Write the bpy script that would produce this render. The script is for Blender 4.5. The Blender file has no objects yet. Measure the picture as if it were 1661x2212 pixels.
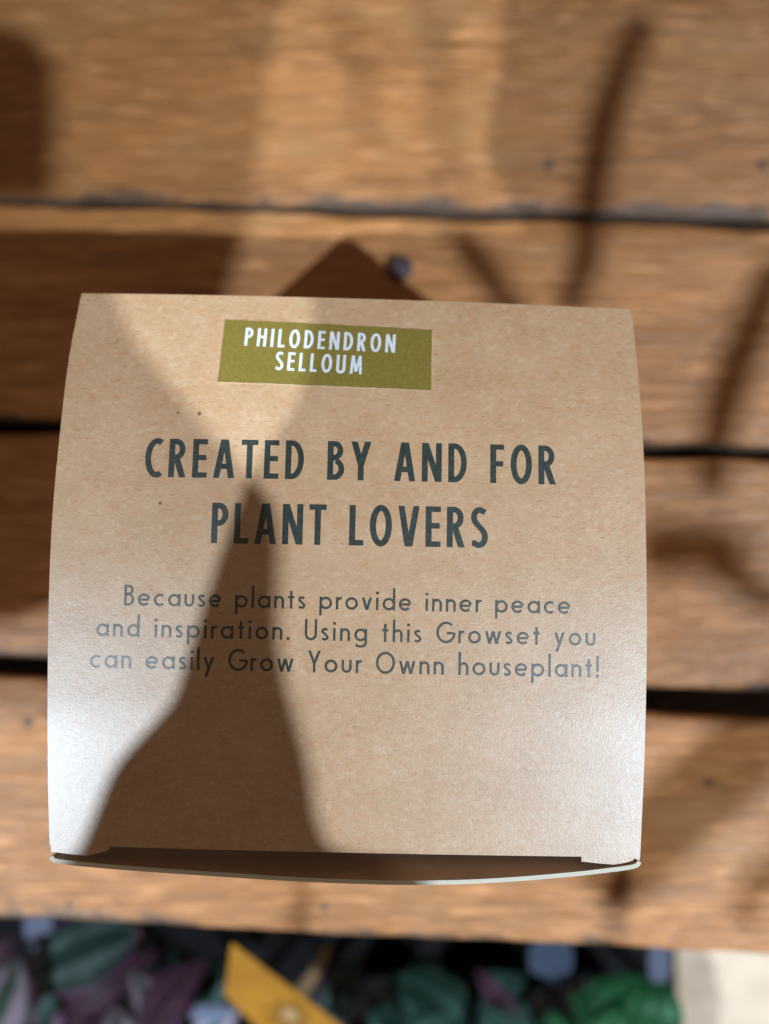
import bpy, bmesh, math, random
from mathutils import Vector, Matrix
from mathutils.geometry import delaunay_2d_cdt

random.seed(11)
C = bpy.context.scene.collection
scene = bpy.context.scene

# ------------------------------------------------------------------ camera
MM = 0.001
F = 2500.0                      # focal length in units of a 1661 px wide picture
TH = math.radians(6.5)
ZC = 0.285
cam_d = bpy.data.cameras.new('camera')
cam = bpy.data.objects.new('camera', cam_d)
C.objects.link(cam)
scene.camera = cam
cam.location = (0, 0, ZC)
cam.rotation_euler = (TH, 0, 0)
cam_d.sensor_fit = 'HORIZONTAL'
cam_d.sensor_width = 36.0
cam_d.lens = 36.0 * F / 1661.0
cam_d.clip_start = 0.005
cam_d.clip_end = 50
cam_d.dof.use_dof = True
cam_d.dof.focus_distance = 0.1955
cam_d.dof.aperture_fstop = cam_d.lens / 6.0

# ------------------------------------------------------------------ light
w = bpy.data.worlds.new('World')
scene.world = w
w.use_nodes = True
bg = w.node_tree.nodes['Background']
bg.inputs['Color'].default_value = (1.0, 0.74, 0.54, 1)
bg.inputs['Strength'].default_value = 0.155

LID_MID = Vector((-0.006, 0.014, 0.088))
DIR_A = Vector((0.655, -0.485, 1.0)).normalized()    # lamp to the lower right of the picture
DIR_B = Vector((-0.58, -0.475, 1.0)).normalized()    # lamp to the lower left of the picture
LAMP_A = LID_MID + DIR_A * 2.0
LAMP_B = LID_MID + DIR_B * 2.0
PA, PB = 206.0, 166.0


def spot(name, loc, power, radius, col):
    d = bpy.data.lights.new(name, 'SPOT')
    d.energy = power
    d.color = col
    d.shadow_soft_size = radius
    d.spot_size = math.radians(40)
    d.spot_blend = 0.3
    o = bpy.data.objects.new(name, d)
    C.objects.link(o)
    o.location = loc
    o.rotation_euler = (LID_MID - loc).to_track_quat('-Z', 'Y').to_euler()
    return o


spot('spot_lamp', LAMP_A, PA, 0.010, (0.75, 0.885, 1.0))
spot('spot_lamp', LAMP_B, PB, 0.007, (0.75, 0.885, 1.0))

vs = scene.view_settings
scene.display_settings.display_device = 'sRGB'
vs.view_transform = 'Standard'
vs.look = 'None'
vs.exposure = 0.0
vs.gamma = 1.0
vs.use_curve_mapping = False

# ------------------------------------------------------------------ helpers
def ray(px, py):
    u, v = px - 830.5, 1106.0 - py
    return Vector((u / F, math.sin(TH) + v / F * math.cos(TH), -math.cos(TH) + v / F * math.sin(TH)))


def at(px, py, z=0.0):
    d = ray(px, py)
    t = (ZC - z) / -d.z
    return Vector((d.x * t, d.y * t, z))


def interp(tab, x):
    """smooth (Catmull-Rom/Hermite) interpolation through a sorted table"""
    n = len(tab)
    if x <= tab[0][0]:
        i = 0
    elif x >= tab[-1][0]:
        i = n - 2
    else:
        i = next(k for k in range(n - 1) if tab[k][0] <= x <= tab[k + 1][0])
    def slope(k):
        a, b = max(k - 1, 0), min(k + 1, n - 1)
        return (tab[b][1] - tab[a][1]) / (tab[b][0] - tab[a][0])
    x0, y0 = tab[i]
    x1, y1 = tab[i + 1]
    h = x1 - x0
    t = (x - x0) / h
    if t < 0:
        return y0 + slope(i) * (x - x0)
    if t > 1:
        return y1 + slope(i + 1) * (x - x1)
    m0, m1 = slope(i) * h, slope(i + 1) * h
    t2, t3 = t * t, t * t * t
    return (2 * t3 - 3 * t2 + 1) * y0 + (t3 - 2 * t2 + t) * m0 + (-2 * t3 + 3 * t2) * y1 + (t3 - t2) * m1


ZTAB = [(-0.040, 0.0834), (-0.0357, 0.08415), (-0.022, 0.08635), (-0.0084, 0.0882), (0.0148, 0.0897),
        (0.0387, 0.0886), (0.052, 0.0860), (0.0636, 0.0828), (0.070, 0.0808)]


def lidz(y):
    return interp(ZTAB, y)


def on_lid(px, py):
    z = 0.087
    for _ in range(14):
        p = at(px, py, z)
        z = lidz(p.y)
    return at(px, py, z)


def smooth_path(pts, k=6, closed=False):
    out = []
    n = len(pts)
    rng = n if closed else n - 1
    for i in range(rng):
        if closed:
            p0, p1, p2, p3 = pts[i - 1], pts[i], pts[(i + 1) % n], pts[(i + 2) % n]
        else:
            p0, p1, p2, p3 = pts[max(i - 1, 0)], pts[i], pts[i + 1], pts[min(i + 2, n - 1)]
        for j in range(k):
            t = j / k
            out.append(0.5 * ((2 * p1) + (p2 - p0) * t + (2 * p0 - 5 * p1 + 4 * p2 - p3) * t * t
                              + (3 * p1 - p0 - 3 * p2 + p3) * t ** 3))
    if not closed:
        out.append(pts[-1].copy())
    return out


def obj(name, bm, mat, parent=None, smooth=True):
    me = bpy.data.meshes.new(name)
    if parent is not None:                       # world-space geometry made local to the thing's base
        off = parent.matrix_world.translation if False else Vector(parent['base'])
        bmesh.ops.translate(bm, verts=bm.verts, vec=-off)
    bmesh.ops.recalc_face_normals(bm, faces=bm.faces)
    for e in bm.edges:
        if name != 'slat' and len(e.link_faces) == 2 and e.link_faces[0].material_index != e.link_faces[1].material_index:
            e.smooth = False
    bm.to_mesh(me)
    bm.free()
    o = bpy.data.objects.new(name, me)
    C.objects.link(o)
    for m in (mat if isinstance(mat, (list, tuple)) else [mat]):
        me.materials.append(m)
    if smooth:
        me.polygons.foreach_set('use_smooth', [True] * len(me.polygons))
    if parent is not None:
        root = parent
        o.parent = root
        o['base'] = parent['base']
    return o


def thing(name, label, cat, loc, group=None):
    o = bpy.data.objects.new(name, None)
    o.empty_display_size = 0.01
    C.objects.link(o)
    o.location = loc
    o['base'] = tuple(loc)
    o['label'] = label
    o['category'] = cat
    if group:
        o['group'] = group
    return o


def grid_faces(bm, rows):
    for a, b in zip(rows[:-1], rows[1:]):
        for i in range(len(a) - 1):
            bm.faces.new((a[i], a[i + 1], b[i + 1], b[i]))


def tube(bm, pts, r, n=8):
    rings = []
    for i, p in enumerate(pts):
        t = (pts[min(i + 1, len(pts) - 1)] - pts[max(i - 1, 0)]).normalized()
        a = t.cross(Vector((0.13, 0.21, 0.97)))
        if a.length < 1e-4:
            a = t.cross(Vector((1, 0, 0)))
        a.normalize()
        b = t.cross(a)
        rr = r(i / (len(pts) - 1)) if callable(r) else r
        rings.append([bm.verts.new(p + (a * math.cos(k * 2 * math.pi / n) + b * math.sin(k * 2 * math.pi / n)) * rr)
                      for k in range(n)])
    for A, B in zip(rings[:-1], rings[1:]):
        for k in range(n):
            bm.faces.new((A[k], A[(k + 1) % n], B[(k + 1) % n], B[k]))
    bm.faces.new(rings[0])
    bm.faces.new(list(reversed(rings[-1])))


def lathe(bm, prof, c, n=40):
    rings = []
    for r, z in prof:
        rings.append([bm.verts.new((c[0] + r * math.cos(k * 2 * math.pi / n), c[1] + r * math.sin(k * 2 * math.pi / n), c[2] + z))
                      for k in range(n)])
    for A, B in zip(rings[:-1], rings[1:]):
        for k in range(n):
            bm.faces.new((A[k], A[(k + 1) % n], B[(k + 1) % n], B[k]))
    return rings


def slab(bm, outline, vec):
    """closed solid from an outline (list of Vectors) thickened along vec"""
    a = [bm.verts.new(p) for p in outline]
    b = [bm.verts.new(p + vec) for p in outline]
    fa = bm.faces.new(a)
    fb = bm.faces.new(list(reversed(b)))
    n = len(a)
    for i in range(n):
        bm.faces.new((a[i], b[i], b[(i + 1) % n], a[(i + 1) % n]))
    bmesh.ops.triangulate(bm, faces=[fa, fb])


def box_bm(bm, lo, hi):
    r = bmesh.ops.create_cube(bm, size=1.0)
    for v in r['verts']:
        v.co = Vector([lo[k] + (v.co[k] + 0.5) * (hi[k] - lo[k]) for k in range(3)])


# ------------------------------------------------------------------ materials
FLOOR_Z = -0.135
BASE = Vector((-0.006, 0.014, 0.0))


class NT:
    def __init__(self, name):
        self.m = bpy.data.materials.new(name)
        self.m.use_nodes = True
        self.t = self.m.node_tree
        self.b = self.t.nodes['Principled BSDF']

    def n(self, typ, **kw):
        nd = self.t.nodes.new(typ)
        for k, v in kw.items():
            if hasattr(nd, k) and not k.startswith('i_'):
                setattr(nd, k, v)
        return nd

    def l(self, a, b):
        self.t.links.new(a, b)

    def coords(self, scale=(1, 1, 1), kind='Object', rot=(0, 0, 0)):
        tc = self.n('ShaderNodeTexCoord')
        mp = self.n('ShaderNodeMapping')
        mp.inputs['Scale'].default_value = scale
        mp.inputs['Rotation'].default_value = rot
        self.l(tc.outputs[kind], mp.inputs['Vector'])
        return mp.outputs['Vector']

    def noise(self, vec, scale, detail=3, rough=0.55, dist=0.0):
        nd = self.n('ShaderNodeTexNoise')
        nd.inputs['Scale'].default_value = scale
        nd.inputs['Detail'].default_value = detail
        nd.inputs['Roughness'].default_value = rough
        nd.inputs['Distortion'].default_value = dist
        self.l(vec, nd.inputs['Vector'])
        return nd.outputs['Fac']

    def ramp(self, fac, stops):
        r = self.n('ShaderNodeValToRGB')
        el = r.color_ramp.elements
        while len(el) < len(stops):
            el.new(0.5)
        for e, (p, c) in zip(el, stops):
            e.position = p
            e.color = c if len(c) == 4 else (*c, 1)
        self.l(fac, r.inputs['Fac'])
        return r.outputs['Color']

    def mix(self, a, b, fac, mode='MIX'):
        m = self.n('ShaderNodeMix', data_type='RGBA', blend_type=mode)
        for s, v in ((m.inputs[6], a), (m.inputs[7], b), (m.inputs[0], fac)):
            if hasattr(v, 'is_linked') or hasattr(v, 'links'):
                self.l(v, s)
            elif isinstance(v, (tuple, list)):
                s.default_value = (*v, 1) if len(v) == 3 else v
            else:
                s.default_value = v
        return m.outputs[2]

    def math(self, op, a, b=None, clamp=False):
        m = self.n('ShaderNodeMath', operation=op, use_clamp=clamp)
        for s, v in ((m.inputs[0], a), (m.inputs[1], b)):
            if v is None:
                continue
            if isinstance(v, (int, float)):
                s.default_value = v
            else:
                self.l(v, s)
        return m.outputs[0]

    def bump(self, h, strength, dist, normal=None):
        b = self.n('ShaderNodeBump')
        b.inputs['Strength'].default_value = strength
        b.inputs['Distance'].default_value = dist
        self.l(h, b.inputs['Height'])
        if normal is not None:
            self.l(normal, b.inputs['Normal'])
        return b.outputs['Normal']

    def set(self, **kw):
        for k, v in kw.items():
            s = self.b.inputs[k.replace('_', ' ')]
            if isinstance(v, (int, float)):
                s.default_value = v
            elif isinstance(v, (tuple, list)):
                s.default_value = (*v, 1) if len(v) == 3 and s.type == 'RGBA' else v
            else:
                self.l(v, s)
        return self


def paper_normal(t, vec, k=1.0):
    h1 = t.noise(vec, 3300, 2, 0.6)
    h2 = t.noise(vec, 1100, 3, 0.6)
    n1 = t.bump(h2, 0.55 * k, 0.00006)
    return t.bump(h1, 0.8 * k, 0.00005, n1)


def kraft(name, k=1.0, specks=False):
    t = NT(name)
    v = t.coords()
    big = t.noise(v, 120, 4, 0.6)
    col = t.ramp(big, [(0.30, (0.555 * k, 0.337 * k, 0.180 * k)), (0.70, (0.640 * k, 0.412 * k, 0.240 * k))])
    mot = t.noise(t.coords((1, 1.5, 1), rot=(0, 0, 0.3)), 520, 4, 0.7)
    col = t.mix(col, (0.62 * k, 0.290 * k, 0.130 * k), t.ramp(mot, [(0.52, (0, 0, 0)), (0.68, (0.6, 0.6, 0.6))]))
    pale = t.noise(t.coords((1, 1.3, 1), rot=(0, 0, -0.4)), 760, 4, 0.7)
    col = t.mix(col, (0.76 * k, 0.56 * k, 0.38 * k), t.ramp(pale, [(0.50, (0, 0, 0)), (0.74, (0.55, 0.55, 0.55))]))
    for ang, off in ((-0.5, 0.0), (0.35, 3.1), (1.2, 7.7)):
        fib = t.noise(t.coords((700 + off, 4200, 700), rot=(0, 0, ang), kind='Object'), 1.0, 1, 0.5, 0.5)
        col = t.mix(col, (0.36 * k, 0.165 * k, 0.070 * k), t.ramp(fib, [(0.67, (0, 0, 0)), (0.76, (0.55, 0.55, 0.55))]))
    for px, py, r in (((431, 894, 0.00030), (152, 1117, 0.00028), (346, 1087, 0.00024), (893, 930, 0.00024), (385, 892, 0.00018), (700, 1560, 0.0002),
                       (1045, 1285, 0.00018), (640, 690, 0.0002)) if specks else ()):
        dn = t.n('ShaderNodeVectorMath', operation='DISTANCE')
        t.l(v, dn.inputs[0])
        dn.inputs[1].default_value = on_lid(px, py) - BASE
        wob = t.math('ADD', t.math('MULTIPLY', dn.outputs['Value'], 0.5 / r), t.math('MULTIPLY', t.math('SUBTRACT', t.noise(v, 3000, 2), 0.5), 0.5))
        col = t.mix(col, (0.10, 0.055, 0.03), t.ramp(wob, [(0.45, (0.85, 0.85, 0.85)), (0.8, (0, 0, 0))]))
    t.set(Base_Color=col, Roughness=0.42, Specular_IOR_Level=0.85, Coat_Weight=0.44, Coat_Roughness=0.32, Specular_Tint=(0.52, 0.80, 1.0), Normal=paper_normal(t, v))
    return t.m


def printed(name, col, col2, spec=0.7, rough=0.40):
    t = NT(name)
    v = t.coords()
    c = t.mix(col, col2, t.ramp(t.noise(v, 1700, 2, 0.6), [(0.38, (0, 0, 0)), (0.66, (1, 1, 1))]))
    t.set(Base_Color=c, Roughness=rough, Specular_IOR_Level=spec, Coat_Weight=0.75, Coat_Roughness=0.34, Normal=paper_normal(t, v))
    return t.m


M_kraft = kraft('kraft_card', specks=True)
M_inside = kraft('kraft_card_inside', 0.85)
_t = M_inside.node_tree
_tr = _t.nodes.new('ShaderNodeBsdfTranslucent')
_tr.inputs['Color'].default_value = (0.75, 0.64, 0.54, 1)
_mx = _t.nodes.new('ShaderNodeMixShader')
_mx.inputs[0].default_value = 0.30
_t.links.new(_t.nodes['Principled BSDF'].outputs[0], _mx.inputs[1])
_t.links.new(_tr.outputs[0], _mx.inputs[2])
_t.links.new(_mx.outputs[0], _t.nodes['Material Output'].inputs['Surface'])
M_edge = NT('raw_card_edge').set(Base_Color=(0.72, 0.68, 0.58), Roughness=0.8).m
M_ink = printed('dark_teal_ink', (0.014, 0.028, 0.026), (0.032, 0.052, 0.048))
M_ink2 = printed('thin_teal_ink', (0.018, 0.027, 0.022), (0.044, 0.058, 0.048))
M_olive = printed('olive_print', (0.225, 0.168, 0.026), (0.268, 0.203, 0.042), 0.55, 0.45)
M_white = printed('white_print', (0.72, 0.78, 0.84), (0.84, 0.88, 0.92), 0.5, 0.5)


def wood(name, tint):
    t = NT(name)
    v = t.coords()
    oi = t.n('ShaderNodeObjectInfo')
    sh = t.n('ShaderNodeVectorMath', operation='SCALE')
    cmb = t.n('ShaderNodeCombineXYZ')
    t.l(oi.outputs['Random'], cmb.inputs[0])
    t.l(oi.outputs['Random'], cmb.inputs[1])
    t.l(cmb.outputs[0], sh.inputs[0])
    sh.inputs['Scale'].default_value = 3.0
    ad = t.n('ShaderNodeVectorMath', operation='ADD')
    t.l(v, ad.inputs[0])
    t.l(sh.outputs[0], ad.inputs[1])
    def st(sx, sy):
        m = t.n('ShaderNodeMapping')
        m.inputs['Scale'].default_value = (sx, sy, sy)
        m.inputs['Rotation'].default_value = (0, 0, 0.035)
        t.l(ad.outputs[0], m.inputs['Vector'])
        return m.outputs['Vector']
    broad = t.noise(st(9, 55), 1, 4, 0.6, 0.6)
    c = t.ramp(broad, [(0.28, tuple(0.72 * x for x in tint)), (0.52, tint), (0.75, tuple(min(1, 1.28 * x) for x in tint))])
    g1 = t.noise(st(30, 520), 1, 4, 0.65, 0.3)
    c = t.mix(c, tuple(0.45 * x for x in tint), t.ramp(g1, [(0.48, (0, 0, 0)), (0.72, (0.7, 0.7, 0.7))]))
    g2 = t.noise(st(75, 800), 1, 3, 0.6, 0.2)
    c = t.mix(c, (tint[0] * 1.75, tint[1] * 1.95, tint[2] * 2.5), t.ramp(g2, [(0.51, (0, 0, 0)), (0.68, (0.85, 0.85, 0.85))]))
    po = t.noise(st(170, 900), 1, 2, 0.6, 0.2)
    c = t.mix(c, tuple(0.30 * x for x in tint), t.ramp(po, [(0.62, (0, 0, 0)), (0.74, (0.65, 0.65, 0.65))]))
    sh2 = t.ramp(oi.outputs['Random'], [(0.0, (0.78, 0.74, 0.70)), (0.5, (1.0, 0.96, 0.90)), (1.0, (1.06, 1.10, 1.12))])
    c = t.mix(c, sh2, 1.0, 'MULTIPLY')
    dk = t.noise(st(13, 30), 1, 5, 0.7, 0.8)
    c = t.mix(c, (tint[0] * 0.55, tint[1] * 0.48, tint[2] * 0.42), t.ramp(dk, [(0.54, (0, 0, 0)), (0.76, (0.5, 0.5, 0.5))]))
    # grey weathered blotches and small dark knots
    wz = t.noise(st(28, 60), 1, 4, 0.65, 0.3)
    c = t.mix(c, (tint[0] * 0.85, tint[1] * 1.05, tint[2] * 1.35), t.ramp(wz, [(0.5, (0, 0, 0)), (0.75, (0.6, 0.6, 0.6))]))
    for px, py, r in ((1184, 356, 0.0019), (1648, 356, 0.0022), (700, 1960, 0.0012), (60, 1560, 0.0016), (1530, 1690, 0.0014), (150, 1955, 0.0012)):
        dn = t.n('ShaderNodeVectorMath', operation='DISTANCE')
        t.l(v, dn.inputs[0])
        dn.inputs[1].default_value = at(px, py, 0.0) - Vector((0, 0, FLOOR_Z))
        wob = t.math('ADD', t.math('MULTIPLY', dn.outputs['Value'], 1 / r), t.math('MULTIPLY', t.math('SUBTRACT', t.noise(v, 420, 2), 0.5), 1.2))
        c = t.mix(c, (0.055, 0.040, 0.030), t.ramp(wob, [(0.55, (0.8, 0.8, 0.8)), (1.0, (0, 0, 0))]))
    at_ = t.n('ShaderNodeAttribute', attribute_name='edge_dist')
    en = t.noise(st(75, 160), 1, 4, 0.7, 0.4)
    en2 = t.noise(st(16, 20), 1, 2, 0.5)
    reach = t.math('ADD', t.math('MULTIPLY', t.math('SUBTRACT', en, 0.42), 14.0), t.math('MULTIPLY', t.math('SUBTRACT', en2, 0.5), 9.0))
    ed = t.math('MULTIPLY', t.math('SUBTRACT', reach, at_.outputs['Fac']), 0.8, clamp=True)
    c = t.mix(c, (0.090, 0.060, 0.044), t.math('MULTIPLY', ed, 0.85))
    hb = t.math('ADD', t.math('MULTIPLY', g1, 0.7), t.math('MULTIPLY', g2, 0.5))
    t.set(Base_Color=c, Roughness=t.math('ADD', t.math('MULTIPLY', g2, 0.25), 0.32), Specular_IOR_Level=0.55,
          Normal=t.bump(hb, 0.75, 0.0012))
    return t.m


M_wood = wood('weathered_pine', (0.415, 0.181, 0.059))
M_beam = wood('rough_beam', (0.20, 0.12, 0.07))
M_wedge = wood('grey_weathered_edge', (0.300, 0.195, 0.125))
M_dark = wood('gap_shade_colour', (0.035, 0.022, 0.014))  # near-black colour standing in for the shade seen between the slats
M_nail = NT('dark_steel').set(Base_Color=(0.070, 0.052, 0.060), Metallic=0.2, Specular_IOR_Level=0.3, Roughness=0.6).m


def leaf_mat(name, green, pale, margin, stripe=0.5, back=None):
    t = NT(name)
    uv = t.n('ShaderNodeUVMap')
    sep = t.n('ShaderNodeSeparateXYZ')
    t.l(uv.outputs['UV'], sep.inputs[0])
    d = t.math('ABSOLUTE', t.math('SUBTRACT', sep.outputs['X'], 0.5))     # 0 midrib .. 0.5 margin
    nz = t.noise(t.coords(), 260, 3, 0.6)
    d2 = t.math('ADD', d, t.math('MULTIPLY', t.math('SUBTRACT', nz, 0.5), 0.10))
    c = t.ramp(d2, [(0.0, green), (0.10, green), (0.16, pale), (0.16 + 0.18 * stripe, pale),
                    (0.24 + 0.18 * stripe, green), (0.42, green), (0.475, margin)])
    v = t.noise(t.coords(), 120, 3, 0.6)
    c = t.mix(c, tuple(0.55 * x for x in green), t.ramp(v, [(0.45, (0, 0, 0)), (0.75, (0.7, 0.7, 0.7))]))
    t.set(Base_Color=c, Roughness=0.5, Specular_IOR_Level=0.25)
    return t.m


M_trad = leaf_mat('striped_leaf', (0.026, 0.072, 0.056), (0.15, 0.22, 0.22), (0.17, 0.035, 0.16), 0.55)
M_trad2 = leaf_mat('pale_purple_leaf', (0.075, 0.15, 0.105), (0.55, 0.46, 0.58), (0.26, 0.04, 0.21), 0.9)
M_purple = leaf_mat('purple_leaf', (0.078, 0.036, 0.062), (0.17, 0.085, 0.125), (0.24, 0.045, 0.19), 0.5)
M_teal = leaf_mat('teal_green_leaf', (0.020, 0.064, 0.048), (0.060, 0.145, 0.125), (0.040, 0.10, 0.080), 0.7)
M_green = leaf_mat('bright_green_leaf', (0.022, 0.135, 0.045), (0.060, 0.25, 0.11), (0.035, 0.165, 0.06), 0.5)
M_stem = NT('green_stem').set(Base_Color=(0.10, 0.13, 0.05), Roughness=0.5).m
M_purstem = NT('purple_stem').set(Base_Color=(0.17, 0.06, 0.13), Roughness=0.45).m
M_dryst = NT('dry_stem').set(Base_Color=(0.28, 0.18, 0.09), Roughness=0.6).m
M_pot = NT('black_plastic').set(Base_Color=(0.006, 0.006, 0.007), Specular_IOR_Level=0.15, Roughness=0.75).m
M_bluepot = NT('pale_blue_plastic').set(Base_Color=(0.055, 0.085, 0.145), Roughness=0.4).m
M_lilac = NT('lilac_white_plastic').set(Base_Color=(0.15, 0.18, 0.27), Roughness=0.35).m


def soil_mat():
    t = NT('dark_soil')
    v = t.coords()
    c = t.ramp(t.noise(v, 350, 4, 0.7), [(0.35, (0.004, 0.003, 0.002)), (0.7, (0.016, 0.011, 0.008))])
    t.set(Base_Color=c, Roughness=0.95, Specular_IOR_Level=0.1, Normal=t.bump(t.noise(v, 500, 3), 0.8, 0.002))
    return t.m


M_soil = soil_mat()


def floor_mat():
    t = NT('pale_concrete')
    v = t.coords()
    c = t.ramp(t.noise(v, 60, 5, 0.65), [(0.30, (0.52, 0.38, 0.27)), (0.55, (0.66, 0.52, 0.39)), (0.75, (0.74, 0.60, 0.47))])
    c = t.mix(c, (0.42, 0.30, 0.26), t.ramp(t.noise(v, 140, 3, 0.6), [(0.56, (0, 0, 0)), (0.72, (0.7, 0.7, 0.7))]))
    t.set(Base_Color=c, Roughness=0.8, Normal=t.bump(t.noise(v, 300, 4), 0.3, 0.002))
    return t.m


M_floor = floor_mat()


def tag_mat():
    t = NT('yellow_tag_print')
    v = t.coords()
    c = t.ramp(t.noise(v, 45, 3, 0.5), [(0.35, (0.50, 0.225, 0.028)), (0.65, (0.70, 0.335, 0.035))])
    root = at(600, 2180, -0.06)
    pic = at(625, 2205, -0.038) - root
    sub = t.n('ShaderNodeVectorMath', operation='DISTANCE')
    t.l(v, sub.inputs[0])
    sub.inputs[1].default_value = pic
    near = t.math('SUBTRACT', 1.0, t.math('MULTIPLY', sub.outputs['Value'], 1 / 0.0095), clamp=True)
    blot = t.math('ADD', near, t.math('MULTIPLY', t.math('SUBTRACT', t.noise(v, 330, 3, 0.6), 0.5), 1.5))
    c = t.mix(c, (0.30, 0.135, 0.02), t.ramp(blot, [(0.34, (0, 0, 0)), (0.48, (0.85, 0.85, 0.85))]))
    c = t.mix(c, (0.62, 0.44, 0.22), t.ramp(blot, [(0.66, (0, 0, 0)), (0.76, (0.9, 0.9, 0.9))]))
    t.set(Base_Color=c, Roughness=0.4)
    return t.m


M_tag = tag_mat()

# ------------------------------------------------------------------ the ground
bm = bmesh.new()
g = [[bm.verts.new((-1.6 + 3.2 * i / 20, -1.6 + 3.2 * j / 20, FLOOR_Z)) for i in range(21)] for j in range(21)]
grid_faces(bm, g)
fl = obj('floor', bm, M_floor)
fl['kind'] = 'structure'

# ------------------------------------------------------------------ slatted stand
stand = thing('slatted_stand', 'weathered brown wooden slatted stand under the cardboard box', 'stand', (0, 0, FLOOR_Z))
X0, X1 = -0.27, 0.30


def edge_line(p, q):
    a, b = at(*p), at(*q)
    k = (b.y - a.y) / (b.x - a.x)
    return lambda x: a.y + k * (x - a.x)


slat_edges = [   # (upper edge, lower edge) each as two picture points on the slats' top plane
    (((0, -580), (1661, -520)), ((0, -74), (1661, -50))),
    (((0, -42), (1661, -20)), ((150, 428), (1500, 466))),
    (((150, 440), (1500, 486)), ((50, 903), (1500, 957))),
    (((50, 937), (1500, 988)), ((50, 1421), (1500, 1486))),
    (((50, 1462), (1500, 1548)), ((0, 1983), (1661, 2062))),
]
# make two further slats behind, out of the picture's top
TSL = 0.020


def make_slat(up, lo, zoff, seed):
    rnd = random.Random(seed)
    ph = [rnd.uniform(0, 6.28) for _ in range(6)]
    bm = bmesh.new()
    rows = []
    nx = 150
    R = 0.0016
    for i in range(nx + 1):
        x = X0 + (X1 - X0) * i / nx
        yu = up(x) + 0.0003 * math.sin(x * 70 + ph[0]) + 0.00025 * math.sin(x * 190 + ph[1]) + rnd.uniform(-1, 1) * 0.00010
        yl = lo(x) + 0.0002 * math.sin(x * 60 + ph[2]) + 0.00015 * math.sin(x * 230 + ph[3]) + rnd.uniform(-1, 1) * 0.00016
        prof = [(yl + R, -TSL), (yl, -TSL + R), (yl, -R)]
        for k in (1, 2, 3):
            a = math.pi - math.pi / 2 * k / 3
            prof.append((yl + R + R * math.cos(a), -R + R * math.sin(a)))
        for k in range(1, 10):
            f = k / 10
            prof.append((yl + R + (yu - yl - 2 * R) * f, 0.00018 * math.sin(f * 17 + x * 9 + ph[4]) - 0.0003 * (2 * f - 1) ** 4))
        for k in (0, 1, 2, 3):
            a = math.pi / 2 - math.pi / 2 * k / 3
            prof.append((yu - R + R * math.cos(a), -R + R * math.sin(a)))
        prof += [(yu, -TSL + R), (yu - R, -TSL)]
        lay = bm.verts.layers.float.get('edge_dist') or bm.verts.layers.float.new('edge_dist')
        rv = []
        for y, z in prof:
            v = bm.verts.new((x, y, z + zoff))
            v[lay] = (y - yl) * 1000.0
            rv.append(v)
        rows.append(rv)
    for i0, (A, B) in enumerate(zip(rows[:-1], rows[1:])):
        n = len(A)
        for k in range(n):
            f = bm.faces.new((A[k], A[(k + 1) % n], B[(k + 1) % n], B[k]))
            f.material_index = 1 if k < 3 else 0
    bm.faces.new(rows[0])
    bm.faces.new(list(reversed(rows[-1])))
    return bm


for i, (u, l) in enumerate(slat_edges):
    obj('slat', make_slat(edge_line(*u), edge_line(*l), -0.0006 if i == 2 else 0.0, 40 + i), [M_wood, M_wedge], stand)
for x in (-0.235, 0.262):
    bm = bmesh.new()
    box_bm(bm, (x - 0.022, -0.070, -0.052), (x + 0.022, 0.245, -TSL - 0.0008))
    bmesh.ops.bevel(bm, geom=bm.edges[:], offset=0.0015, segments=2, affect='EDGES')
    obj('bearer', bm, M_beam, stand, False)
    for y in (-0.045, 0.215):
        bm = bmesh.new()
        box_bm(bm, (x - 0.018, y - 0.018, FLOOR_Z), (x + 0.018, y + 0.018, -0.0665))
        bmesh.ops.bevel(bm, geom=bm.edges[:], offset=0.0015, segments=2, affect='EDGES')
        obj('leg', bm, M_beam, stand, False)
bm = bmesh.new()
box_bm(bm, (X0 + 0.01, -0.060, -0.066), (X1 - 0.01, 0.240, -0.0535))
obj('gap_shade_board', bm, M_dark, stand, False)  # added under the slats so the gaps look deep in shade
# nail heads
for px, py, r in ((864, 579, 0.0032), (866 - 1900, 500, 0.003), (2700, 640, 0.003)):
    p = at(px, py, 0.0)
    bm = bmesh.new()
    rings = lathe(bm, [(r * 0.96, -0.0009), (r, 0.0006), (r * 0.93, 0.0012), (r * 0.6, 0.0016), (r * 0.2, 0.0017)], p, 24)
    bm.faces.new(rings[-1])
    bm.faces.new(list(reversed(rings[0])))
    obj('nail_head', bm, M_nail, stand)

# ------------------------------------------------------------------ the cardboard box
bx = thing('cardboard_box', 'kraft cardboard grow set box with printed lid and olive sticker, on the wooden slats', 'box', BASE)
LT = [(630, 173), (760, 147.5), (896, 130), (1106, 110), (1288, 102), (1500, 99), (1700, 100), (1848, 104)]
RT = [(660, 1366), (800, 1380.5), (974, 1393), (1150, 1398), (1370, 1400), (1600, 1396), (1870, 1385)]
TH_P = 0.00045                        # card thickness


def lid_row(s):
    yl, yr = 630 + (1827 - 630) * s, 658 + (1854 - 658) * s
    L, R = on_lid(interp(LT, yl), yl), on_lid(interp(RT, yr), yr)
    return L, R


def lid_pt(L, R, f):
    p = L.lerp(R, f)
    p.z = lidz(p.y) - 0.0016 * (2 * f - 1) ** 2 + 0.0006
    return p


def zoff_at(p):
    """surface height of the lid under world point p"""
    i = next((k for k in range(len(ROWX)) if ROWX[k][0] < p.y), len(ROWX) - 1)
    f = (p.x - ROWX[i][1]) / (ROWX[i][2] - ROWX[i][1])
    f = min(1, max(0, f))
    return lidz(p.y) - 0.0016 * (2 * f - 1) ** 2 + 0.0006


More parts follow.
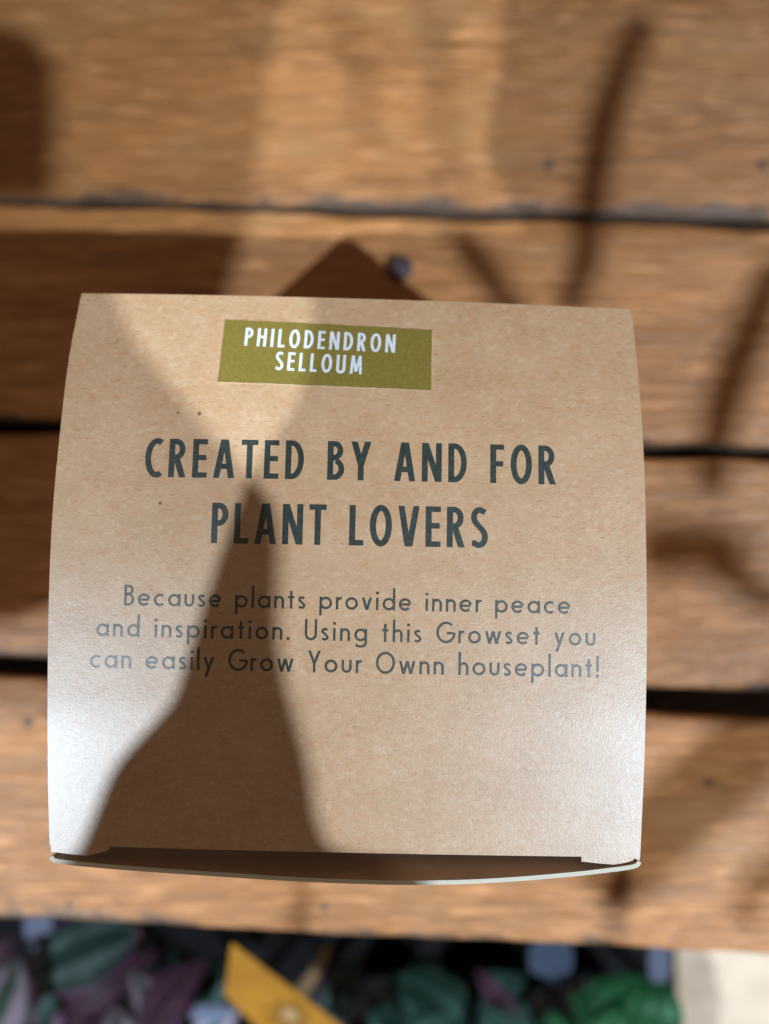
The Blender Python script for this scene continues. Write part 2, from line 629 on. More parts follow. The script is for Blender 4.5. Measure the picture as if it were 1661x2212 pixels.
def two_sided(bm, tops, drop):
    """grid of points turned into a thin closed sheet, lower side `drop` below"""
    up = [[bm.verts.new(p) for p in r] for r in tops]
    dn = [[bm.verts.new(p + drop) for p in r] for r in tops]
    grid_faces(bm, up)
    grid_faces(bm, [list(reversed(r)) for r in dn])
    def wall(a, b):
        for i in range(len(a) - 1):
            f = bm.faces.new((a[i], b[i], b[i + 1], a[i + 1]))
            f.material_index = 1
    wall(up[0], dn[0])
    wall(up[-1], dn[-1])
    wall([r[0] for r in up], [r[0] for r in dn])
    wall([r[-1] for r in up], [r[-1] for r in dn])


NR, NCOL = 60, 60
rows = []
for i in range(NR + 1):
    L, R = lid_row(i / NR)
    if i == 0:
        R = R + Vector((-0.0004, -0.0006, 0))
    rows.append([lid_pt(L, R, j / NCOL) for j in range(NCOL + 1)])
ROWX = [((r[0].y + r[-1].y) / 2, r[0].x, r[-1].x) for r in rows]
bm = bmesh.new()
two_sided(bm, rows, Vector((0, 0, -TH_P)))
# tabs beside the fold line at the front corners
Lf, Rf = lid_row(1.0)


def front_pt(px, py):
    p = on_lid(px, py)
    f = (p.x - Lf.x) / (Rf.x - Lf.x)
    q = p.copy()
    q.z = lidz(p.y) - 0.0016 * (2 * f - 1) ** 2 + 0.0006
    return q


def tab(bm, top, bot):
    two_sided(bm, [[front_pt(*p) for p in top], [front_pt(*p) for p in bot]], Vector((0, 0, -TH_P)))


tab(bm, [(105.8, 1826.5), (150, 1827.5), (195, 1828.5), (232, 1829)], [(106.5, 1842), (150, 1847), (188, 1850), (232, 1838)])
tab(bm, [(1257, 1851), (1300, 1852), (1340, 1853), (1384.5, 1853.6)], [(1257, 1862), (1300, 1867), (1345, 1871), (1384, 1862)])
lid = obj('lid', bm, [M_kraft, M_edge], bx)
lid.data.polygons.foreach_set('use_smooth', [p.material_index == 0 for p in lid.data.polygons])

# tuck flap folded down from the lid's front edge
bm = bmesh.new()
fp = []
prof = [(0, -TH_P * 0.5), (-0.0003, -0.0004), (-0.0005, -0.0012), (-0.0005, -0.004), (-0.0003, -0.012), (0.0, -0.024)]
for dy, dz in prof:
    r = []
    for j in range(31):
        f = 0.098 + (0.905 - 0.098) * j / 30
        ins = 0.10 * max(0, (-dz - 0.008) / 0.016)
        f = 0.5 + (f - 0.5) * (1 - 0.35 * ins)
        p = lid_pt(Lf, Rf, f)
        r.append(p + Vector((0, dy + 0.0003, dz)))
    fp.append(r)
two_sided(bm, fp, Vector((0, 0.0004, 0)))
obj('tuck_flap', bm, [M_kraft, M_edge], bx)

# front panel: bowed outwards, its raw upper edge showing
RIM = [(107, 1851), (111, 1860), (130, 1866), (215, 1875), (330, 1884), (480, 1894), (640, 1904), (830, 1911), (980, 1910.5), (1110, 1904),
       (1240, 1893), (1320, 1884), (1362, 1878), (1380, 1872), (1385, 1863)]
rim = [at(x, y, 0.0838) for x, y in RIM]
rim = smooth_path(rim, 5)
bl, br = rim[0] + Vector((0.001, 0.0015, 0)), rim[-1] + Vector((-0.001, 0.0015, 0))


def panel_row(z):
    k = min(1.0, (0.0838 - z) / 0.0838)
    out = []
    n = len(rim)
    for i, p in enumerate(rim):
        f = i / (n - 1)
        flat = bl.lerp(br, (p.x - rim[0].x) / (rim[-1].x - rim[0].x))
        q = p.lerp(flat, k ** 0.8)
        out.append(Vector((q.x, q.y, z)))
    return out


bm = bmesh.new()
prow = [panel_row(z) for z in (0.0838, 0.0815, 0.078, 0.070, 0.055, 0.035, 0.015, 0.0008)]
inner = []
for r in prow:
    q = []
    for i, p in enumerate(r):
        t = (r[min(i + 1, len(r) - 1)] - r[max(i - 1, 0)]).normalized()
        q.append(p + Vector((-t.y, t.x, 0)) * 0.00072)
    inner.append(q)
ov = [[bm.verts.new(p) for p in r] for r in prow]
iv = [[bm.verts.new(p) for p in r] for r in inner]
grid_faces(bm, ov)
grid_faces(bm, [list(reversed(r)) for r in iv])
n_in = len(bm.faces)
def edge_wall(a, b):
    for i in range(len(a) - 1):
        f = bm.faces.new((a[i], b[i], b[i + 1], a[i + 1]))
        f.material_index = 1
edge_wall(ov[0], iv[0])
edge_wall(ov[-1], iv[-1])
edge_wall([r[0] for r in ov], [r[0] for r in iv])
edge_wall([r[-1] for r in ov], [r[-1] for r in iv])
fpn = obj('front_panel', bm, [M_inside, M_edge], bx)
fpn.data.polygons.foreach_set('use_smooth', [p.material_index == 0 for p in fpn.data.polygons])

# side, back and bottom panels under the lid
def wall_panel(name, tops, inward):
    bm = bmesh.new()
    lv = []
    for k in range(7):
        f = k / 6
        lv.append([Vector((p.x, p.y, p.z * (1 - f) + 0.0008 * f)) for p in tops])
    two_sided(bm, lv, inward)
    o = obj(name, bm, [M_kraft, M_edge], bx)
    return o


lefts, rights, backs = [], [], []
for i in range(NR + 1):
    s = i / NR
    lefts.append(rows[i][0] + Vector((0.00005, 0, -TH_P - 0.0001)))
    rights.append(rows[i][-1] + Vector((-0.00005, 0, -TH_P - 0.0001)))
wall_panel('side_panel', lefts[1:], Vector((TH_P, 0, 0)))
wall_panel('side_panel', rights[1:], Vector((-TH_P, 0, 0)))
wall_panel('back_panel', [p + Vector((0, 0, -TH_P - 0.0001)) for p in rows[0]], Vector((0, -TH_P, 0)))
bm = bmesh.new()
slab(bm, [Vector((lefts[1].x + 0.001, lefts[1].y - 0.001, 0.0002)), Vector((rights[1].x - 0.001, rights[1].y - 0.001, 0.0002)),
          Vector((br.x - 0.0008, br.y + 0.0008, 0.0002)), Vector((bl.x + 0.0008, bl.y + 0.0008, 0.0002))], Vector((0, 0, 0.0005)))
obj('bottom_panel', bm, M_kraft, bx, False)

# ------------------------------------------------------------------ lettering: strokes drawn as ribbons
def arc(cx, cy, rx, ry, a0, a1, n=18):
    return [(cx + rx * math.cos(math.radians(a0 + (a1 - a0) * i / n)), cy + ry * math.sin(math.radians(a0 + (a1 - a0) * i / n)))
            for i in range(n + 1)]


def ribbon(path, w):
    pts = [Vector(p) for p in path]
    pts = pts[:1] + [q for p, q in zip(pts, pts[1:]) if (p - q).length > 0.004]
    d = []
    for i, p in enumerate(pts):                       # subdivide long pieces
        if i:
            q = pts[i - 1]
            m = max(1, int((p - q).length / 0.14))
            for k in range(1, m):
                d.append(q.lerp(p, k / m))
        d.append(p)
    pts = d
    closed = (pts[0] - pts[-1]).length < 1e-4
    if closed:
        pts = pts[:-1]
    n = len(pts)
    lft, rgt = [], []
    for i, p in enumerate(pts):
        a = pts[(i - 1) % n] if (closed or i > 0) else None
        b = pts[(i + 1) % n] if (closed or i < n - 1) else None
        t1 = (p - a).normalized() if a is not None else None
        t2 = (b - p).normalized() if b is not None else None
        if t1 is None:
            t1 = t2
        if t2 is None:
            t2 = t1
        n1, n2 = Vector((-t1.y, t1.x)), Vector((-t2.y, t2.x))
        m = (n1 + n2).normalized()
        k = w / 2 / max(0.45, m.dot(n1))
        lft.append(p + m * k)
        rgt.append(p - m * k)
    return [[lft[i], lft[(i + 1) % n], rgt[(i + 1) % n], rgt[i]] for i in range(n if closed else n - 1)]


def diag(x0, y0, x1, y1, wx):
    """stroke with level ends"""
    out = []
    m = 8
    for k in range(m):
        a, b = k / m, (k + 1) / m
        xa, ya, xb, yb = x0 + (x1 - x0) * a, y0 + (y1 - y0) * a, x0 + (x1 - x0) * b, y0 + (y1 - y0) * b
        out.append([Vector((xa - wx / 2, ya)), Vector((xa + wx / 2, ya)), Vector((xb + wx / 2, yb)), Vector((xb - wx / 2, yb))])
    return out


def caps(w):
    """condensed bold capitals: glyph -> (width, list of quads)"""
    h = w / 2
    G = {}
    def add(ch, width, *parts):
        q = []
        for p in parts:
            q += p
        G[ch] = (width, q)
    R = lambda *p: ribbon(list(p), w)
    V = lambda x: R((x, 0), (x, 1))
    H = lambda y, a, b: ribbon([(a, y), (b, y)], w * 0.92)
    k = w * 0.46
    add('I', w, V(h))
    add('H', .47, V(h), V(.47 - h), H(.52, h, .47 - h))
    add('L', .35, V(h), H(k, h, .35))
    add('E', .37, V(h), H(k, h, .37), H(.52, h, .345), H(1 - k, h, .37))
    add('F', .35, V(h), H(.50, h, .325), H(1 - k, h, .35))
    add('T', .42, V(.21), H(1 - k, 0, .42))
    add('N', .50, V(h), V(.50 - h), diag(h + .01, 1, .49 - h, 0, w * 1.06))
    add('M', .64, diag(.055 + h * .4, 0, .115 + h * .4, 1, w * .98), diag(.585 - h * .4, 0, .525 - h * .4, 1, w * .98),
        diag(.125 + h * .3, 1, .32, 0.12, w * .90), diag(.515 - h * .3, 1, .32, 0.12, w * .90))
    add('A', .53, diag(h * 1.02, 0, .265 - h * .30, 1, w * 1.02), diag(.53 - h * 1.02, 0, .265 + h * .30, 1, w * 1.02), H(.30, .12, .41))
    add('V', .52, diag(h * 1.02, 1, .26 - h * .28, 0, w * 1.02), diag(.52 - h * 1.02, 1, .26 + h * .28, 0, w * 1.02))
    add('Y', .50, R((.25, 0), (.25, .46)), diag(h * 1.05, 1, .25, .40, w * 1.08), diag(.50 - h * 1.05, 1, .25, .40, w * 1.08))
    add('O', .54, ribbon(arc(.27, .5, .27 - h, .515 - h, 0, 360, 44), w))
    add('C', .44, ribbon(arc(.30, .5, .30 - h, .515 - h, 62, 298, 30), w))
    add('D', .47, V(h), ribbon([(h, 1 - k), (.16, 1 - k)] + arc(.16, .5, .31 - h, .5 - k, 90, -90, 26) + [(h, k)], w * .96))
    add('P', .41, V(h), ribbon([(h, 1 - k), (.17, 1 - k)] + arc(.17, .715, .24 - h, .285 - k, 90, -90, 18) + [(h, .43 + k)], w * .96))
    add('R', .44, V(h), ribbon([(h, 1 - k), (.17, 1 - k)] + arc(.17, .725, .24 - h, .275 - k, 90, -90, 18) + [(h, .45 + k)], w * .96),
        diag(.20, .48, .44 - h * 1.05, 0, w * 1.1))
    add('B', .43, V(h), ribbon([(h, 1 - k), (.17, 1 - k)] + arc(.17, .755, .225 - h, .245 - k, 90, -90, 18) + [(h, .51 + k)], w * .96),
        ribbon([(h, .56 - k * .2), (.17, .56 - k * .2)] + arc(.17, .28, .26 - h, .28 - k, 90, -90, 18) + [(h, k)], w * .96))
    add('U', .47, ribbon([(h, 1), (h, .26)] + arc(.235, .22, .235 - h, .235 - h, 180, 360, 18) + [(.47 - h, .26), (.47 - h, 1)], w))
    add('S', .40, ribbon([(.345, .875)] + arc(.205, .755, .175 - h * .55, .255 - h, 62, 232, 16) + [(.205, .52)] +
                         arc(.19, .265, .195 - h * .55, .275 - h, 50, -130, 16) + [(.025, .115)], w * .96))
    G[' '] = (.26, [])
    return G


def text_font(w):
    """light geometric letters, capitals and small letters"""
    h = w / 2
    G = {}
    X = .60                      # height of the small letters
    r = X / 2
    A, Dn = 1.06, -.30
    def add(ch, width, *parts):
        q = []
        for p in parts:
            q += p
        G[ch] = (width, q)
    R = lambda *p: ribbon(list(p), w)
    bowl = lambda cx: ribbon(arc(cx, r, r - h, r - h, 0, 360, 30), w)
    W = .60
    dot = lambda x, y: ribbon([(x, y - h * 1.15), (x, y + h * 1.15)], w * 1.2)
    add('o', W, bowl(r))
    add('a', W, bowl(r), R((W - h, 0), (W - h, X)))
    add('d', W, bowl(r), R((W - h, 0), (W - h, A)))
    add('p', W, bowl(r), R((h, Dn), (h, X)))
    add('g', W, bowl(r), ribbon([(W - h, X), (W - h, -.06)] + arc(r, -.08, r - h, .22 - h, 0, -150, 16), w))
    add('c', .50, ribbon(arc(r, r, r - h, r - h, 52, 308, 24), w))
    add('e', .58, ribbon([(h, r), (.58 - h, r)] + arc(r - .01, r, r - h, r - h, 0, 318, 28), w))
    add('n', .47, R((h, 0), (h, X)), ribbon([(h, .30)] + arc(.235, .36, .235 - h, .24 - h, 180, 0, 16) + [(.47 - h, 0)], w))
    add('h', .47, R((h, 0), (h, A)), ribbon([(h, .30)] + arc(.235, .36, .235 - h, .24 - h, 180, 0, 16) + [(.47 - h, 0)], w))
    add('u', .47, ribbon([(h, X)] + arc(.235, .24, .235 - h, .24 - h, 180, 360, 16) + [(.47 - h, X)], w))
    add('r', .26, R((h, 0), (h, X)), ribbon([(h, .34)] + arc(.25, .36, .25 - h, .24 - h, 180, 82, 10), w))
    add('i', w * 1.2, R((.6 * w, 0), (.6 * w, X)), dot(.6 * w, .82))
    add('l', w, R((h, 0), (h, A)))
    add('t', .30, R((.15, 0), (.15, .84)), R((0, X - h), (.30, X - h)))
    add('s', .34, ribbon([(.285, .50)] + arc(.17, .445, .115, .155 - h, 60, 225, 12) + [(.175, .305)] +
                         arc(.16, .16, .13, .16 - h, 55, -125, 12) + [(.035, .09)], w))
    add('v', .48, diag(h, X, .24, 0, w * 1.1), diag(.48 - h, X, .24, 0, w * 1.1))
    add('w', .76, diag(h, X, .215, 0, w * 1.06), diag(.215, 0, .38, X, w * 1.06), diag(.38, X, .545, 0, w * 1.06), diag(.76 - h, X, .545, 0, w * 1.06))
    add('y', .48, diag(h, X, .25, 0.02, w * 1.1), diag(.48 - h, X, .12, Dn, w * 1.1))
    add('B', .48, R((h, 0), (h, 1)), ribbon([(h, 1 - h), (.20, 1 - h)] + arc(.20, .755, .245 - h, .245 - h, 90, -90, 14) + [(h, .51 + h)], w),
        ribbon([(h, .54), (.20, .54)] + arc(.20, .27 + h / 2, .28 - h, .27 - h / 2, 90, -90, 14) + [(h, h)], w))
    add('U', .58, ribbon([(h, 1), (h, .30)] + arc(.29, .29, .29 - h, .29 - h, 180, 360, 18) + [(.58 - h, .30), (.58 - h, 1)], w))
    add('G', .84, ribbon(arc(.46, .5, .46 - h, .51 - h, 48, 352, 36) + [(.84 - h - .02, .47), (.50, .47)], w))
    add('Y', .58, R((.29, 0), (.29, .45)), diag(h, 1, .29, .40, w * 1.12), diag(.58 - h, 1, .29, .40, w * 1.12))
    add('O', .88, ribbon(arc(.44, .5, .44 - h, .51 - h, 0, 360, 44), w))
    add('.', w * 1.3, dot(.65 * w, h * 1.15))
    add('!', w * 1.3, dot(.65 * w, h * 1.15), R((.65 * w, .27), (.65 * w, 1)))
    G[' '] = (.30, [])
    return G


def union(quads):
    verts, faces = [], []
    for q in quads:
        ar = sum(q[i].x * q[(i + 1) % 4].y - q[(i + 1) % 4].x * q[i].y for i in range(4))
        if abs(ar) < 1e-9:
            continue
        if ar < 0:
            q = list(reversed(q))
        faces.append(list(range(len(verts), len(verts) + 4)))
        verts += q
    v, e, f, ov_, oe, of = delaunay_2d_cdt(verts, [], faces, 0, 1e-5)
    vq = [[verts[i] for i in q] for q in faces]
    keep = []
    for t in f:
        c = (v[t[0]] + v[t[1]] + v[t[2]]) / 3
        for q in vq:
            if all((q[(k + 1) % 4] - q[k]).cross(c - q[k]) > -1e-9 for k in range(4)):
                keep.append(t)
                break
    return v, keep


_cache = {}


def write(bm, font, key, text, p0, p1, cap_px, lift):
    """set a line of text on the lid from picture point p0 to p1 (its baseline)"""
    a, b = on_lid(*p0), on_lid(*p1)
    mid = ((p0[0] + p1[0]) / 2, (p0[1] + p1[1]) / 2)
    cap = (on_lid(mid[0], mid[1] - cap_px) - on_lid(*mid)).length
    d = Vector((b.x - a.x, b.y - a.y))
    L = d.length
    d.normalize()
    nrm = Vector((-d.y, d.x))
    nat = sum(font[c][0] for c in text)
    track = (L / cap - nat) / (len(text) - 1)
    x = 0.0
    for c in text:
        wd, quads = font[c]
        if quads:
            if (key, c) not in _cache:
                _cache[(key, c)] = union(quads)
            V, T = _cache[(key, c)]
            vv = []
            for p in V:
                q = Vector((a.x, a.y)) + d * ((x + p.x) * cap) + nrm * (p.y * cap)
                P = Vector((q.x, q.y, 0))
                P.z = zoff_at(P) + lift
                vv.append(bm.verts.new(P))
            for t in T:
                bm.faces.new([vv[i] for i in t])
        x += wd + track


CAPS = caps(.147)
CAPS2 = caps(.150)
TXT = text_font(.112)
bm = bmesh.new()
write(bm, CAPS, 'c', 'CREATED BY AND FOR', (311, 1030), (1201, 1046.5), 83, 0.00004)
write(bm, CAPS, 'c', 'PLANT LOVERS', (456, 1173.5), (1052, 1184), 87, 0.00004)
obj('heading_lettering', bm, M_ink, lid, False)
bm = bmesh.new()
write(bm, TXT, 't', 'Because plants provide inner peace', (267, 1308), (1232, 1326.5), 45, 0.00004)
write(bm, TXT, 't', 'and inspiration. Using this Growset you', (206, 1374), (1287, 1395.5), 45.5, 0.00004)
write(bm, TXT, 't', 'can easily Grow Your Ownn houseplant!', (192, 1442.5), (1295, 1464), 46.5, 0.00004)
obj('paragraph_lettering', bm, M_ink2, lid, False)

# sticker
bm = bmesh.new()
cs = [(487, 692), (933, 715), (931, 845), (472, 826)]
tops = []
rnd = random.Random(5)
for i in range(15):
    f = i / 14
    r = []
    for j in range(31):
        gx = j / 30
        px = (cs[0][0] * (1 - gx) + cs[1][0] * gx) * (1 - f) + (cs[3][0] * (1 - gx) + cs[2][0] * gx) * f
        py = (cs[0][1] * (1 - gx) + cs[1][1] * gx) * (1 - f) + (cs[3][1] * (1 - gx) + cs[2][1] * gx) * f
        p = on_lid(px + (rnd.uniform(-.5, .5) if j in (0, 30) else 0), py + (rnd.uniform(-.5, .5) if i in (0, 14) else 0))
        p.z = zoff_at(p) + 0.00018
        r.append(p)
    tops.append(r)
two_sided(bm, tops, Vector((0, 0, -0.00016)))
stk = obj('sticker', bm, [M_olive, M_edge], bx)
stk.data.polygons.foreach_set('use_smooth', [p.material_index == 0 for p in stk.data.polygons])
bm = bmesh.new()
write(bm, CAPS2, 's', 'PHILODENDRON', (528, 748.5), (853, 764.5), 38, 0.00021)
write(bm, CAPS2, 's', 'SELLOUM', (594, 801), (782, 811), 38.5, 0.00021)
obj('sticker_lettering', bm, M_white, stk, False)

# ------------------------------------------------------------------ plants in front of the stand
def leaf_bm(bm, base, tip, width, up=(0, 0, 1), fold=0.10, arch=0.16, nu=16, power=0.8):
    """ovate leaf from base to tip, folded along its midrib, arched; UV u across, v along"""
    ax = tip - base
    L = ax.length
    ax = ax.normalized()
    side = ax.cross(Vector(up))
    if side.length < 1e-5:
        side = ax.cross(Vector((1, 0, 0)))
    side.normalize()
    nz = side.cross(ax).normalized()
    uvl = bm.loops.layers.uv.verify()
    rows, uvs = [], {}
    for i in range(nu + 1):
        t = i / nu
        hw = width / 2 * (math.sin(math.pi * min(1, t ** power)) ** 0.75 if 0 < t < 1 else 0.02)
        c = base + ax * L * t + nz * (arch * L * (4 * t * (1 - t)) - 0.10 * L * t * t)
        r = []
        for j in range(7):
            s = -1 + 2 * j / 6
            v = bm.verts.new(c + side * hw * s + nz * (fold * hw * abs(s) - 0.22 * hw * s * s))
            uvs[v] = (0.5 + s / 2, t)
            r.append(v)
        rows.append(r)
    nf = len(bm.faces)
    grid_faces(bm, rows)
    bm.faces.ensure_lookup_table()
    for f in bm.faces[nf:]:
        for l in f.loops:
            l[uvl].uv = uvs[l.vert]
    # underside
    ext = bmesh.ops.solidify(bm, geom=bm.faces[nf:], thickness=0.0004)


def pot_plant(label, pot_px, pot_z, pot_r, pot_h, pot_mat, leaves, name='potted_plant', stem_mat=None, group=None):
    pot_z -= 0.018
    leaves = [(l[0], l[1], l[2] - 0.016, l[3] - 0.016, *l[4:]) for l in leaves]
    c = at(pot_px[0], pot_px[1], pot_z)
    base = Vector((c.x, c.y, FLOOR_Z))
    root = thing(name, label, 'plant', base, group)
    top = pot_z - FLOOR_Z
    bm = bmesh.new()
    rings = lathe(bm, [(pot_r * 0.72, 0.0005), (pot_r * 0.97, top - 0.006), (pot_r * 1.05, top - 0.006), (pot_r * 1.05, top),
                       (pot_r * 0.97, top), (pot_r * 0.94, top - 0.012)], base, 36)
    bm.faces.new(list(reversed(rings[0])))
    obj('pot', bm, pot_mat, root)
    bm = bmesh.new()
    rr = [bm.verts.new((base.x + pot_r * 0.945 * math.cos(k * math.pi / 18), base.y + pot_r * 0.945 * math.sin(k * math.pi / 18),
                        pot_z - 0.010 + random.uniform(-.001, .001))) for k in range(36)]
    cc = bm.verts.new((base.x, base.y, pot_z - 0.006))
    for k in range(36):
        bm.faces.new((rr[k], rr[(k + 1) % 36], cc))
    obj('soil', bm, M_soil, root)
    for (bp, tp, bz, tz, wpx, mat, *rest) in leaves:
        b, t = at(bp[0], bp[1], bz), at(tp[0], tp[1], tz)
        up = rest[0] if rest else (0.1, 0.1, 1)
        wd = 1.22 * wpx * (ZC - (bz + tz) / 2) / F
        bm = bmesh.new()
        leaf_bm(bm, b, t, wd, up)
        obj('leaf', bm, mat, root)
        foot = Vector((base.x + (b.x - base.x) * 0.35, base.y + (b.y - base.y) * 0.35, pot_z - 0.008))
        mid = b.lerp(foot, 0.5) + Vector((0, 0, 0.004)) + (b - t).normalized() * 0.004
        bm = bmesh.new()
        tube(bm, smooth_path([b, mid, foot], 6), 0.0011, 6)
        obj('stem', bm, stem_mat or M_purstem, root)
    return root


pot_plant('tradescantia with dark green striped leaves edged in purple, in the lower left corner', (120, 2330), -0.075, 0.034, 0.06, M_pot, [
    ((300, 2010), (40, 2120), -0.045, -0.048, 130, M_trad, (0.2, 0.5, 1)),
    ((225, 2060), (340, 1985), -0.052, -0.062, 70, M_teal, (0.1, 0.3, 1)),
    ((-40, 2260), (40, 2080), -0.036, -0.034, 130, M_trad2, (0.25, 0.1, 1)),
    ((130, 2190), (330, 2060), -0.055, -0.050, 60, M_purple, (0.6, 0.4, 1)),
    ((355, 2230), (285, 2095), -0.050, -0.048, 62, M_trad2, (0.4, 0.2, 1)),
    ((310, 2260), (430, 2075), -0.046, -0.040, 92, M_purple, (-0.7, 0.2, 1)),
    ((180, 2260), (200, 2110), -0.060, -0.056, 80, M_purple, (0.3, 0.2, 1)),
    ((-30, 2100), (20, 2030), -0.050, -0.046, 60, M_purple, (0.3, 0.2, 1)),
    ((420, 2250), (520, 2165), -0.052, -0.050, 60, M_trad2, (0.3, 0.2, 1)),
    ((120, 2330), (30, 2215), -0.045, -0.040, 90, M_trad, (0.2, 0.2, 1)),
    ((420, 2150), (380, 2060), -0.066, -0.064, 70, M_teal, (0.3, 0.2, 1)),
    ((90, 2240), (130, 2130), -0.060, -0.058, 90, M_trad, (0.3, 0.2, 1)),
    ((250, 2280), (250, 2180), -0.044, -0.042, 80, M_trad2, (0.5, 0.2, 1)),
], name='striped_tradescantia')
pot_plant('small teal leaved plant between the yellow tag and the green leafy plant', (850, 2330), -0.080, 0.030, 0.055, M_pot, [
    ((430, 2200), (480, 2070), -0.066, -0.064, 60, M_teal, (0.3, 0.2, 1)),
    ((705, 2230), (775, 2060), -0.054, -0.050, 74, M_trad, (-0.5, 0.2, 1)),
    ((1000, 2250), (850, 2110), -0.052, -0.048, 130, M_teal, (0.2, 0.4, 1)),
    ((1020, 2260), (1010, 2110), -0.066, -0.060, 90, M_teal, (0.1, 0.3, 1)),
    ((1000, 2200), (1130, 2110), -0.066, -0.062, 92, M_teal, (0.1, 0.3, 1)),
    ((1110, 2240), (1035, 2095), -0.058, -0.055, 44, M_purple, (0.2, 0.3, 1)),
    ((880, 2290), (960, 2190), -0.046, -0.044, 80, M_teal, (0.2, 0.3, 1)),
    ((1150, 2260), (1120, 2170), -0.060, -0.056, 70, M_teal, (0.2, 0.3, 1)),
    ((880, 2240), (800, 2190), -0.060, -0.056, 90, M_teal, (0.2, 0.4, 1)),
    ((1090, 2290), (1060, 2180), -0.048, -0.044, 100, M_teal, (0.2, 0.3, 1)),
    ((940, 2130), (890, 2085), -0.075, -0.072, 80, M_teal, (0.2, 0.3, 1)),
    ((640, 2230), (720, 2150), -0.070, -0.068, 60, M_trad, (0.2, 0.3, 1)),
], name='trailing_houseplant')
pot_plant('bright green leafy plant below the stand beside the pale floor', (1270, 2330), -0.080, 0.030, 0.055, M_pot, [
    ((1260, 2250), (1390, 2110), -0.052, -0.046, 110, M_green, (-0.3, 0.3, 1)),
    ((1400, 2260), (1430, 2110), -0.050, -0.046, 96, M_green, (0.2, 0.3, 1)),
    ((1330, 2260), (1240, 2150), -0.052, -0.048, 80, M_green, (0.2, 0.3, 1)),
    ((1390, 2190), (1290, 2120), -0.060, -0.056, 70, M_teal, (0.2, 0.3, 1)),
    ((1300, 2290), (1330, 2180), -0.044, -0.040, 84, M_green, (0.1, 0.3, 1)),
    ((1450, 2290), (1390, 2200), -0.046, -0.042, 60, M_green, (0.1, 0.3, 1)),
    ((1240, 2290), (1190, 2190), -0.052, -0.050, 60, M_green, (0.1, 0.3, 1)),
], name='leafy_houseplant', stem_mat=M_stem)

# dry twig
bm = bmesh.new()
tube(bm, smooth_path([at(640, 2150, -0.125), at(668, 2120, -0.085), at(690, 2085, -0.066), at(708, 2045, -0.060)], 6), lambda t: 0.0024 * (1.15 - t * 0.7), 8)
tw = obj('dry_twig', bm, M_dryst)
tw['label'] = 'thin brown dry twig beside the yellow tag'
tw['category'] = 'twig'

# tags and pot rims
def card(name, label, cat, pts, zs, mat, thick=0.0006, group=None):
    bm = bmesh.new()
    P = [at(x, y, z) for (x, y), z in zip(pts, zs)]
    slab(bm, P, Vector((0, 0, -thick)))
    return bm


tag = thing('plant_tag', 'orange yellow plant tag with a small printed picture, poking up in front of the stand', 'tag', at(600, 2180, -0.06))
bm = card('', '', '', [(500, 2036), (484, 2150), (640, 2300), (860, 2310)], (-0.030, -0.036, -0.046, -0.048), M_tag)
obj('card', bm, M_tag, tag, False)
bm = bmesh.new()
tube(bm, [at(700, 2300, -0.0485), at(705, 2330, FLOOR_Z + 0.004)], 0.002, 6)
obj('stake', bm, M_tag, tag)


def round_tag(name, label, cx, cy, z, w_, h_, mat, lean):
    base = at(cx, cy + 60, FLOOR_Z)
    t = thing(name, label, 'tag', base)
    bm = bmesh.new()
    o = []
    for k in range(24):
        a = k * math.pi / 12
        sx = math.copysign(abs(math.cos(a)) ** 0.55, math.cos(a)) * w_ / 2
        sy = math.copysign(abs(math.sin(a)) ** 0.55, math.sin(a)) * h_ / 2
        o.append(at(cx + sx, cy + sy, z + lean * sy))
    slab(bm, o, Vector((0, 0, -0.0008)))
    obj('card', bm, mat, t, False)
    bm = bmesh.new()
    tube(bm, [at(cx, cy + h_ * 0.3, z - 0.0008 + lean * h_ * 0.3), base + Vector((0, 0, 0.0005))], 0.0018, 6)
    obj('stake', bm, mat, t)
    return t


round_tag('pot_label', 'pale blue rounded pot label in the dark gap left of the bright green plant', 1190, 2070, -0.060, 96, 78, M_bluepot, -0.0001)
round_tag('pot_label', 'small white pot label between the bright green plant and the pale floor', 1425, 2078, -0.056, 46, 90, M_lilac, -0.0001)
round_tag('pot_label', 'white pot label beside the striped tradescantia at the far left', 82, 2000, -0.062, 60, 70, M_lilac, -0.0001)
round_tag('pot_label', 'white pot label low beside the yellow tag', 455, 2188, -0.062, 90, 36, M_lilac, -0.0001)

# black nursery tray that the pots stand in: its inside is dark
tray = thing('nursery_tray', 'black plastic nursery tray holding the potted plants', 'tray', (-0.03, -0.14, FLOOR_Z))
xr = at(1462, 2100, FLOOR_Z + 0.012).x
bm = bmesh.new()
box_bm(bm, (-0.20, -0.20, FLOOR_Z + 0.0006), (xr, -0.020, FLOOR_Z + 0.0026))
obj('base', bm, M_pot, tray, False)
for lo, hi in (((-0.20, -0.20, FLOOR_Z + 0.003), (-0.1985, -0.020, FLOOR_Z + 0.012)), ((xr - 0.0015, -0.20, FLOOR_Z + 0.003), (xr, -0.020, FLOOR_Z + 0.012)),
               ((-0.198, -0.20, FLOOR_Z + 0.003), (xr - 0.002, -0.1985, FLOOR_Z + 0.012)), ((-0.198, -0.0215, FLOOR_Z + 0.003), (xr - 0.002, -0.020, FLOOR_Z + 0.012))):
    bm = bmesh.new()
    box_bm(bm, lo, hi)
    obj('wall', bm, M_pot, tray, False)

# ------------------------------------------------------------------ added light blockers above, out of view, shaped to throw shadows on box and slats
def cast(lamp, p, z):
    """point at height z on the line from surface point p to the lamp"""
    t = (z - p.z) / (lamp.z - p.z)
    return p.lerp(lamp, t)


M_blocker = leaf_mat('blocker_green', (0.03, 0.10, 0.03), (0.05, 0.14, 0.05), (0.03, 0.09, 0.03), 0.3)  # green of the added, unseen shadow casters
VG = 'added light blockers above the box'


